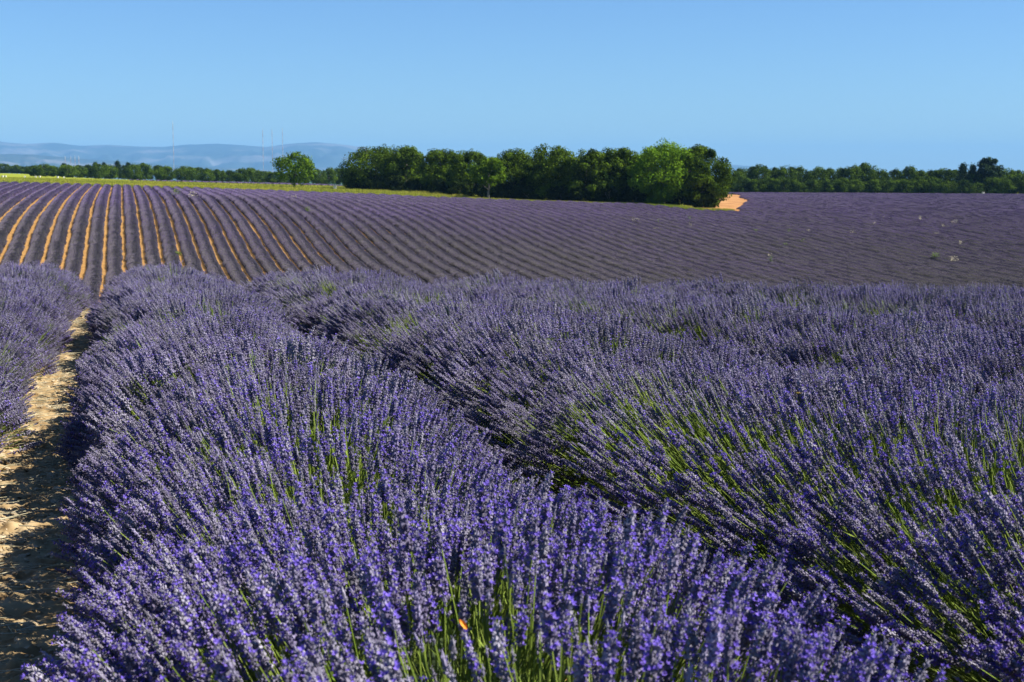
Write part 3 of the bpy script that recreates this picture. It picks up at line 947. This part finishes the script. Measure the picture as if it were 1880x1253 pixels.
# ------------------------------------------------------------------ trees
def crown_mesh(name, seed, w, h, base, mat, leaf, n_lobes, per_lobe, depth=None, droop=1.0, holes=0.0):
    """leaf sprays on many uneven lobes; w = width, h = crown height above base"""
    g = np.random.default_rng(seed)
    depth = depth or w
    C = np.array([0, 0, base + h * 0.50])
    Vs = []
    for i in range(n_lobes):
        zt = g.uniform(-1, 1) * 0.97
        a = g.uniform(0, 2 * math.pi)
        inner = g.random() < 0.18
        rr = math.sqrt(max(0.05, 1 - abs(zt) ** (2.4 if zt > 0 else 4.0))) * (g.uniform(0.2, 0.55) if inner else g.uniform(0.66, 1.06))
        c = C + np.array([w / 2 * rr * math.cos(a), depth / 2 * rr * math.sin(a), h / 2 * zt * 0.88])
        lr = g.uniform(0.10, 0.19) * w * (1 - 0.2 * abs(zt)) * (1.3 if inner else 1.0)
        n = int(1.7 * per_lobe * g.uniform(0.6, 1.3))
        d = g.normal(0, 1, (n, 3)); d /= np.linalg.norm(d, axis=1, keepdims=True)
        rad_ = lr * (0.40 + 0.75 * g.random(n) ** 0.4) * (0.75 + 0.5 * NZ(d[:, 0] * 2 + i * 5, d[:, 2] * 2 + i))
        p = c + d * rad_[:, None] * np.array([1.0, 1.0, 0.85])
        nrm = d * 1.4 + g.normal(0, 0.45, (n, 3)) + np.array([0, 0, 0.3]); nrm /= np.linalg.norm(nrm, axis=1, keepdims=True)
        t1 = np.cross(nrm, g.normal(0, 1, (n, 3))); t1 /= np.linalg.norm(t1, axis=1, keepdims=True)
        t2 = np.cross(nrm, t1)
        sz = leaf * g.uniform(0.55, 1.25, (n, 1))
        # an uneven five-cornered spray, folded a little
        q = np.stack([p - t1 * sz * 0.55, p + t2 * sz * 0.42 + nrm * sz * 0.12, p + t1 * sz * 0.60 - nrm * sz * 0.15, p - t2 * sz * 0.38 + nrm * sz * 0.08], 1)
        Vs.append(q.reshape(-1, 3))
    V = np.concatenate(Vs)
    V = V[: len(V) // 4 * 4]
    low = V[:, 2].reshape(-1, 4).min(1) > 0.02
    V = V.reshape(-1, 4, 3)[low].reshape(-1, 3)
    F = np.arange(len(V)).reshape(-1, 4)
    return new_mesh(name, V, F, [mat])

def trunk_mesh(seed, h, r0, crown_base, w, limbs=5):
    g = random.Random(seed)
    mb = MB()
    top = h * 0.72
    pts, rads = [], []
    x = y = 0.0
    for i in range(7):
        t = i / 6
        pts.append((x, y, -0.1 + (top + 0.1) * t)); rads.append(r0 * (1.25 if i == 0 else 1) * (1 - 0.75 * t))
        x += g.uniform(-0.06, 0.06) * h * 0.3; y += g.uniform(-0.06, 0.06) * h * 0.3
    mb.tube(pts, rads, 7)
    for i in range(limbs):
        s = g.randint(2, 5); p = Vector(pts[s]); a = g.uniform(0, 6.28); L = w * g.uniform(0.25, 0.42)
        q = p + Vector((math.cos(a) * L * 0.5, math.sin(a) * L * 0.5, L * 0.35)); e = p + Vector((math.cos(a) * L, math.sin(a) * L, L * 0.8))
        mb.tube([p, q, e], [rads[s] * 0.6, rads[s] * 0.4, 0.02], 5)
    return mb.mesh("trunk", [M["bark"]], True)

TREE_N = [0]
def tree(name, px, ytop, wpx, Y, label, group, mat, leaf=0.34, lobes=34, per=150, base_frac=0.04, ybase=None, cat="tree", trunk_r=0.22, depth=None, share=None):
    TREE_N[0] += 1
    X = ray(px, 330)[0] * Y
    z0 = gz(X, Y)
    ztop = at(px, ytop, Y).z
    h = max(1.0, ztop - z0); w = wpx / FPX * Y
    root = tag(obj(name, None, None, (X, Y, z0)), label, cat, group)
    if share is not None:
        cm, tm, sw, sh = share
        for nm, me in (("crown", cm), ("trunk", tm)):
            o = obj(nm, me, root)
            o.scale = (w / sw, w / sw, h / sh)
            o.rotation_euler = (0, 0, random.uniform(0, 6.28))
    else:
        cb = h * base_frac
        obj("crown", crown_mesh("crown", 700 + TREE_N[0], w, h - cb, cb, mat, leaf, lobes, per, depth), root)
        obj("trunk", trunk_mesh(TREE_N[0], h, trunk_r, cb, w), root)
    return root

G_GROVE = "oak grove between the fields"
tree("oak_tree", 690, 273, 106, 306, "dark ragged oak at the end of the grove nearest the lone tree", G_GROVE, M["oak"], lobes=90, per=120)
tree("oak_tree", 745, 271, 78, 300, "dark oak, second in the grove's front row counted from the lone tree", G_GROVE, M["oak"], lobes=74, per=120)
tree("oak_tree", 812, 275, 74, 290, "dark oak, third in the grove's front row counted from the lone tree", G_GROVE, M["oak"], lobes=74, per=120)
tree("oak_tree", 862, 277, 76, 276, "dark oak just before the yellow-leaved one in the grove's front row", G_GROVE, M["oak"], lobes=74, per=120)
tree("oak_tree", 896, 288, 62, 257, "small yellow-green oak with a bare pale trunk in front of the grove", G_GROVE, M["oak_mid"], lobes=42, per=75, base_frac=0.34, trunk_r=0.26)
tree("oak_tree", 945, 278, 84, 264, "dark oak just past the yellow-leaved one in the grove's front row", G_GROVE, M["oak"], lobes=78, per=120)
tree("oak_tree", 1012, 268, 92, 257, "tall dark oak in the middle of the grove's front row", G_GROVE, M["oak"], lobes=84, per=120)
tree("oak_tree", 1078, 274, 82, 253, "dark oak with pale trunks at its foot, right of the grove's middle", G_GROVE, M["oak"], lobes=74, per=120, base_frac=0.08)
tree("oak_tree", 1138, 271, 86, 255, "dark oak directly left of the bright green one", G_GROVE, M["oak"], lobes=80, per=120)
tree("oak_tree", 1216, 264, 112, 248, "bright green leafy oak near the bare orange soil end of the grove", G_GROVE, M["oak_bright"], lobes=92, per=125, base_frac=0.12)
tree("oak_tree", 1288, 269, 96, 248, "rounded dark green oak at the end of the grove beside the bare orange soil", G_GROVE, M["oak"], lobes=90, per=130)
for i, (px, yt, w) in enumerate([(720, 288, 80), (778, 297, 70), (832, 289, 80), (920, 291, 85), (980, 286, 80), (1045, 284, 80), (1108, 288, 80), (1175, 288, 80), (1252, 281, 85)]):
    tree("oak_tree", px, yt, w, 312 - i * 5.2, "oak in the back row of the grove, %s counted from the lone tree" % ordinal(i + 1), G_GROVE, M["oak"], lobes=55, per=90)
for i, px in enumerate(range(662, 1325, 37)):
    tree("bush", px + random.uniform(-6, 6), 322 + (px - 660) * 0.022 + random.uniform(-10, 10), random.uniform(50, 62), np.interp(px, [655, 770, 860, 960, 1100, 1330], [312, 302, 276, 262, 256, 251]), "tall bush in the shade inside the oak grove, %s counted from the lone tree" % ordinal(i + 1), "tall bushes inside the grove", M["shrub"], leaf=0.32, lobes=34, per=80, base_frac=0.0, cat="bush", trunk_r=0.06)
for i, (px, yt, w) in enumerate([(655, 330, 44), (700, 326, 50), (735, 322, 46), (772, 330, 50), (812, 328, 48), (845, 334, 40), (925, 338, 50), (970, 336, 48), (1030, 340, 46), (1062, 345, 40), (1120, 343, 48), (1168, 342, 44), (1205, 350, 40), (1248, 345, 46), (1290, 338, 56)]):
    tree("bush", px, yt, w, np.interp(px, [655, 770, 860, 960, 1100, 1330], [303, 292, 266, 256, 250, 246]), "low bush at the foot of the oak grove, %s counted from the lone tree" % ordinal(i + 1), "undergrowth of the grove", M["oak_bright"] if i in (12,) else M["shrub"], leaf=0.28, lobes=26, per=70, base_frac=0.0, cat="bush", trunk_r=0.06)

tree("oak_tree", 540, 281, 66, 318, "lone round oak standing by itself on the yellow grass", None, M["oak_mid"], leaf=0.42, lobes=52, per=50, base_frac=0.14, trunk_r=0.24)

protos = []
for i in range(6):
    g_ = np.random.default_rng(i)
    protos.append((crown_mesh("crown", 900 + i, 9.0, 7.8, 0.2, M["oak_far"], 0.44, 64, 70), trunk_mesh(40 + i, 8, 0.2, 0.4, 9), 9.0, 8.0))
def pine_mesh(seed, w, h):
    g = np.random.default_rng(seed)
    Vs = []
    for i in range(46):
        t = g.random() ** 0.8
        z = h * (0.25 + 0.75 * t); rr = w / 2 * (1 - t) ** 0.6 * g.uniform(0.4, 1.0); a = g.uniform(0, 6.28)
        c = np.array([rr * math.cos(a), rr * math.sin(a), z])
        n = 60
        p = c + g.normal(0, 1, (n, 3)) * np.array([0.09 * w, 0.09 * w, 0.045 * h])
        d = g.normal(0, 1, (n, 3)); d[:, 2] += 0.8; d /= np.linalg.norm(d, axis=1, keepdims=True)
        s = np.cross(d, g.normal(0, 1, (n, 3))); s /= np.linalg.norm(s, axis=1, keepdims=True)
        L = 0.5
        Vs.append(np.stack([p - s * 0.09, p + s * 0.09, p + d * L + s * 0.04, p + d * L - s * 0.04], 1).reshape(-1, 3))
    V = np.concatenate(Vs)
    return new_mesh("crown", V, np.arange(len(V)).reshape(-1, 4), [M["pine"]])
pine_protos = [(pine_mesh(60, 5.5, 9.0), trunk_mesh(70, 9, 0.18, 0.5, 4), 5.5, 9.0), (pine_mesh(61, 5.5, 9.0), trunk_mesh(71, 9, 0.18, 0.5, 4), 5.5, 9.0)]

LEFT = [(64, 304), (84, 302), (106, 305), (124, 303), (142, 304), (160, 303), (180, 301), (200, 303), (228, 303), (246, 302), (266, 300), (288, 304), (306, 306),
        (340, 306), (360, 307), (380, 310), (400, 312), (420, 313), (442, 310), (463, 309), (486, 314), (508, 316), (532, 318), (560, 316), (584, 311), (604, 309), (624, 308), (646, 310)]
G_L = "left tree line beyond the grass"
for i, (px, yt) in enumerate(LEFT):
    Yt = 560 + (i % 3) * 14
    tree("oak_tree", px, yt, random.uniform(27, 36), Yt, "small dark tree of the far left tree line, %s counted from its open grassy end" % ordinal(i + 1), G_L, None, share=protos[i % 6])
for i, (px, yt, w) in enumerate([(118, 302, 16), (176, 300, 17), (192, 301, 15), (217, 298, 18), (236, 301, 16)]):
    tree("pine_tree", px, yt, w, 580, "slim dark pine tip rising from the far left tree line, %s from its open end" % ordinal(i + 1), "pines in the left tree line", None, share=pine_protos[i % 2])
for i, (px, yt, w) in enumerate([(-20, 300, 40), (4, 301, 30), (22, 306, 30), (32, 303, 22), (46, 306, 30), (60, 306, 30)]):
    tree("oak_tree", px, yt, w, 880, "hazy tree behind the green field at the far left edge, %s from the left" % ordinal(i + 1), "hazy trees beyond the left field", None, share=protos[(i + 2) % 6])

RIGHT = [(1350, 316), (1368, 308), (1392, 304), (1418, 309), (1444, 306), (1472, 308), (1500, 308), (1530, 308), (1560, 308), (1586, 301), (1612, 311), (1640, 312), (1674, 307),
         (1702, 312), (1730, 311), (1758, 313), (1788, 314), (1815, 316), (1846, 311), (1872, 312), (1900, 312), (1932, 310)]
G_R = "right tree line beyond the lavender"
for i, (px, yt) in enumerate(RIGHT):
    tree("oak_tree", px, yt, random.uniform(38, 48), 452 + (i % 2) * 9, "tree of the long right tree line, %s counted from the orange soil" % ordinal(i + 1), G_R, None, share=protos[(i + 1) % 6])
for i in range(21):
    px = 1360 + i * 27 + random.uniform(-5, 5)
    tree("bush", px, 330 + random.uniform(-6, 6), random.uniform(34, 44), 446, "low bush under the right tree line, %s counted from the orange soil" % ordinal(i + 1), "undergrowth of the right tree line", None, share=protos[(i + 4) % 6], cat="bush")
tree("pine_tree", 1815, 289, 40, 450, "tall dark pine standing above the right tree line", "pines in the right tree line", M["pine"], leaf=0.5, lobes=60, per=80, base_frac=0.25)
tree("pine_tree", 1767, 305, 27, 450, "small pointed pine in the right tree line, left of the tall pine", "pines in the right tree line", None, share=pine_protos[0])
tree("pine_tree", 1785, 306, 24, 451, "slim pointed pine directly left of the tall pine", "pines in the right tree line", None, share=pine_protos[1])

# ------------------------------------------------------------------ beehives along the trees
def beehive(px, Y, label, s=1.0):
    X = ray(px, 335)[0] * Y
    root = tag(obj("beehive", None, None, (X, Y, gz(X, Y))), label, "beehive", "beehives beside the trees")
    root.rotation_euler = (0, 0, random.uniform(-.4, .4)); root.scale = (s, s, s)
    mb = MB(); mb.box((0, 0, 0.5), (0.55, 0.5, 0.55)); mb.box((0, -0.253, 0.26), (0.4, 0.1, 0.03)); obj("hive_box", mb.mesh("hive_box", [M["white"]]), root)
    mb = MB(); mb.box((0, 0, 0.82), (0.62, 0.58, 0.085)); obj("lid", mb.mesh("lid", [M["white"]]), root)
    mb = MB()
    for sx in (-.22, .22):
        for sy in (-.2, .2): mb.box((sx, sy, 0.11), (0.06, 0.06, 0.222))
    obj("stand", mb.mesh("stand", [M["wood"]]), root)
for i, (px, Y) in enumerate([(5, 395), (10, 397), (46, 405), (66, 420), (73, 421), (106, 440), (118, 441)]):
    beehive(px, Y, "white beehive by the far left trees, %s from the photo's left edge" % ordinal(i + 1), 0.85)
beehive(615, 300, "white beehive in the shade beside the oak grove's end", 1.15)
beehive(1806, 441, "white beehive at the foot of the right tree line below the tall pine", 1.2)

# ------------------------------------------------------------------ weeds standing in the far field
def weed(px, py, Y, h, mat, label, blades=40, spread=0.5):
    p = at(px, py, Y)
    r = random.Random(int(px * 7 + py))
    root = tag(obj("weed", None, None, (p.x, p.y, gz(p.x, p.y))), label, "weed", "weeds in the far lavender")
    mb, ms = MB(), MB()
    for i in range(6):
        a = r.uniform(0, 6.28); e = Vector((math.cos(a) * spread * 0.5, math.sin(a) * spread * 0.5, h * r.uniform(0.75, 1)))
        ms.tube([(0, 0, 0), e * 0.5 + Vector((0, 0, 0.1)), e], [0.018, 0.014, 0.008], 5)
    for i in range(blades):
        a = r.uniform(0, 6.28); z = h * r.uniform(0.35, 1); rr = spread * r.uniform(0.1, 0.6)
        q = Vector((rr * math.cos(a), rr * math.sin(a), z)); d = Vector((math.cos(a), math.sin(a), r.uniform(-.3, .9))).normalized() * r.uniform(.14, .3)
        w = Vector((-math.sin(a), math.cos(a), r.uniform(-.4, .4))) * 0.06
        mb.add([q, q + d * 0.5 + w, q + d, q + d * 0.5 - w], [(0, 1, 2, 3)])
    obj("stems", ms.mesh("stems", [mat]), root)
    obj("leaves", mb.mesh("leaves", [mat]), root)
weed(323, 357, 212, 1.3, M["weed"], "bright yellow-green weed bush in the far lavender below the left trees", 150, 1.1)
weed(354, 361, 206, 1.1, M["straw"], "pale dry weed just right of the bright yellow-green bush", 60, 0.9)
weed(565, 386, 186, 1.0, M["weed"], "small green weed sticking out of the far lavender below the lone tree", 70, 0.5)
weed(327, 462, 142, 0.5, M["weed"], "small green weed growing in the orange soil between far rows", 70, 0.35)
weed(1718, 468, 173, 1.0, M["weed"], "rounded green weed in the grey lavender at lower right of the far field", 130, 0.8)
weed(1752, 476, 171, 0.9, M["straw"], "pale straw weed right of the rounded green one", 50, 0.8)
weed(1415, 477, 163, 1.1, M["weed"], "thin green weed stalk in the far lavender below the orange soil", 26, 0.25)
weed(1168, 405, 206, 0.85, M["straw"], "pale dry weed patch below the bright green oak", 70, 1.1)
weed(1318, 390, 230, 1.2, M["weed"], "pointed grey-green weed in front of the orange soil", 40, 0.4)
weed(1690, 400, 222, 1.1, M["straw"], "whitish dry weed high in the right part of the far field", 30, 0.35)
weed(1752, 406, 218, 0.85, M["straw"], "flat pale weed patch beside the whitish dry weed", 50, 1.0)
weed(541, 362, 215, 0.85, M["straw"], "pinkish pale weed patch near the grass under the lone tree", 50, 0.9)

gw = np.random.default_rng(404)
for i in range(16):
    px_, py_ = gw.uniform(1180, 1870), gw.uniform(395, 480)
    weed(px_, py_, float(np.interp(py_, [395, 420, 485], [226, 205, 164])), gw.uniform(0.7, 0.9), M["straw"] if i % 3 else M["weed"], "small pale weed tuft scattered through the grey right part of the far lavender", 16, 0.35)

# ------------------------------------------------------------------ masts on the plain
def mast(px, ytop, Y, w, label, group, ybase=330, seg=14):
    base = at(px, ybase, Y); top = at(px, ytop, Y)
    H = top.z - base.z
    root = tag(obj("radio_mast", None, None, base), label, "mast", group)
    for half in (0, 1):
        mb = MB()
        for s in range(half, seg, 2):
            z0, z1 = H * s / seg, H * (s + 1) / seg
            c = [Vector((w / 2 * math.cos(a), w / 2 * math.sin(a), 0)) for a in (0.5, 2.6, 4.7)]
            for i in range(3):
                mb.tube([c[i] + Vector((0, 0, z0)), c[i] + Vector((0, 0, z1))], w * 0.13, 4)
                for q in range(3):
                    za, zb = z0 + (z1 - z0) * q / 3, z0 + (z1 - z0) * (q + 1) / 3
                    mb.tube([c[i] + Vector((0, 0, za)), c[(i + 1) % 3] + Vector((0, 0, zb))], w * 0.07, 3)
        lo = obj("lattice_section", mb.mesh("lattice_section", [M["white"] if half else M["red"]]), root)
        lo["label"] = "white painted lattice" if half else "dull red painted lattice"
        lo["kind"] = "stuff"
    mb = MB(); mb.tube([(0, 0, H), (0, 0, H * 1.04)], w * 0.12, 5); obj("tip", mb.mesh("tip", [M["white"]]), root)
mast(320, 225, 3200, 1.15, "tall thin banded radio mast standing alone before the left hills", "radio masts before the hills")
mast(484, 239, 3300, 1.15, "banded radio mast, first of three left of the lone tree", "radio masts before the hills")
mast(501, 238, 3300, 1.15, "banded radio mast, middle of the three left of the lone tree", "radio masts before the hills")
mast(520, 237, 3300, 1.15, "banded radio mast, nearest the lone tree's crown", "radio masts before the hills")
for i, px in enumerate((121, 131, 139, 146)):
    mast(px, 288, 3600, 1.6, "short pale mast of the antenna group before the left hills, %s from the left" % ordinal(i + 1), "short antenna masts", seg=8)

# ------------------------------------------------------------------ small visitors on the flowers
def bee(loc, label, rz):
    root = tag(obj("bee", None, None, loc), label, "bee")
    root.rotation_euler = (0, 0, rz)
    def ell(name, c, r3, mat, parent, n=10, m=7):
        V, F = [], []
        for i in range(m + 1):
            for k in range(n):
                a, bb = math.pi * i / m, 2 * math.pi * k / n
                V.append((c[0] + r3[0] * math.cos(a), c[1] + r3[1] * math.sin(a) * math.cos(bb), c[2] + r3[2] * math.sin(a) * math.sin(bb)))
        for i in range(m):
            for k in range(n): F.append((i * n + k, i * n + (k + 1) % n, (i + 1) * n + (k + 1) % n, (i + 1) * n + k))
        return obj(name, new_mesh(name, V, F, [mat], smooth=True), parent)
    yb = material("bee_fur", (0.30, 0.20, 0.02, 1), (0.45, 0.36, 0.05, 1), 200, coords="Object")
    dk = material("bee_dark", (0.03, 0.015, 0.01, 1), (0.06, 0.03, 0.02, 1), 200, coords="Object")
    ell("thorax", (0.003, 0, 0), (0.0042, 0.0036, 0.0036), yb, root)
    ell("abdomen", (-0.0065, 0, -0.0008), (0.0062, 0.0036, 0.0034), yb, root)
    ell("head", (0.0085, 0, -0.0006), (0.0022, 0.0025, 0.0024), dk, root)
    for s in (-1, 1):
        mb = MB(); mb.add([(0.003, s * 0.001, 0.003), (-0.002, s * 0.007, 0.0045), (-0.010, s * 0.007, 0.0045), (-0.006, s * 0.002, 0.0035)], [(0, 1, 2, 3)])
        obj("wing", mb.mesh("wing", [dk]), root)
        for i in range(3):
            mb = MB(); xx = 0.005 - i * 0.003
            mb.tube([(xx, s * 0.002, -0.002), (xx, s * 0.005, -0.003), (xx, s * 0.006, -0.006)], 0.0004, 4)
            obj("leg", mb.mesh("leg", [dk]), root)
bee(at(1465, 722, 5.0), "small yellow and dark bee hovering over the lavender right of centre", 2.8)
pl = at(850, 1146, 1.98)
mb = MB()
mb.add([(-0.009, 0, 0), (-0.003, -0.0035, 0.0015), (0.006, -0.003, 0.002), (0.010, 0.0, 0.0005), (0.006, 0.003, 0.002), (-0.003, 0.0035, 0.0015), (0, 0, -0.0008)],
       [(0, 1, 6), (1, 2, 6), (2, 3, 6), (3, 4, 6), (4, 5, 6), (5, 0, 6)])
M["dry_leaf"] = material("orange_dry_leaf", (0.62, 0.20, 0.02, 1), (0.75, 0.30, 0.04, 1), 100, coords="Object")
lf = obj("dry_leaf", mb.mesh("dry_leaf", [M["dry_leaf"]]), None, pl)
lf.rotation_euler = (R(60), R(55), 0)
tag(lf, "tiny orange dry leaf caught among the nearest lavender spikes", "leaf")

# ------------------------------------------------------------------ haze
mb = MB()
mb.box((0, 0, 220), (53000, 53000, 610))
hz = material("haze_air", (1, 1, 1, 1))
nt = hz.node_tree
nt.nodes.clear()
pv = nt.nodes.new("ShaderNodeVolumePrincipled")
pv.inputs["Color"].default_value = (0.19, 0.43, 0.78, 1)
pv.inputs["Density"].default_value = 0.52e-4
pv.inputs["Anisotropy"].default_value = 0.0
mo = nt.nodes.new("ShaderNodeOutputMaterial")
nt.links.new(pv.outputs[0], mo.inputs["Volume"])
hm = mb.mesh("haze", [hz])
tag(obj("haze", hm), "thin blue haze over the plain", "haze", kind="stuff")
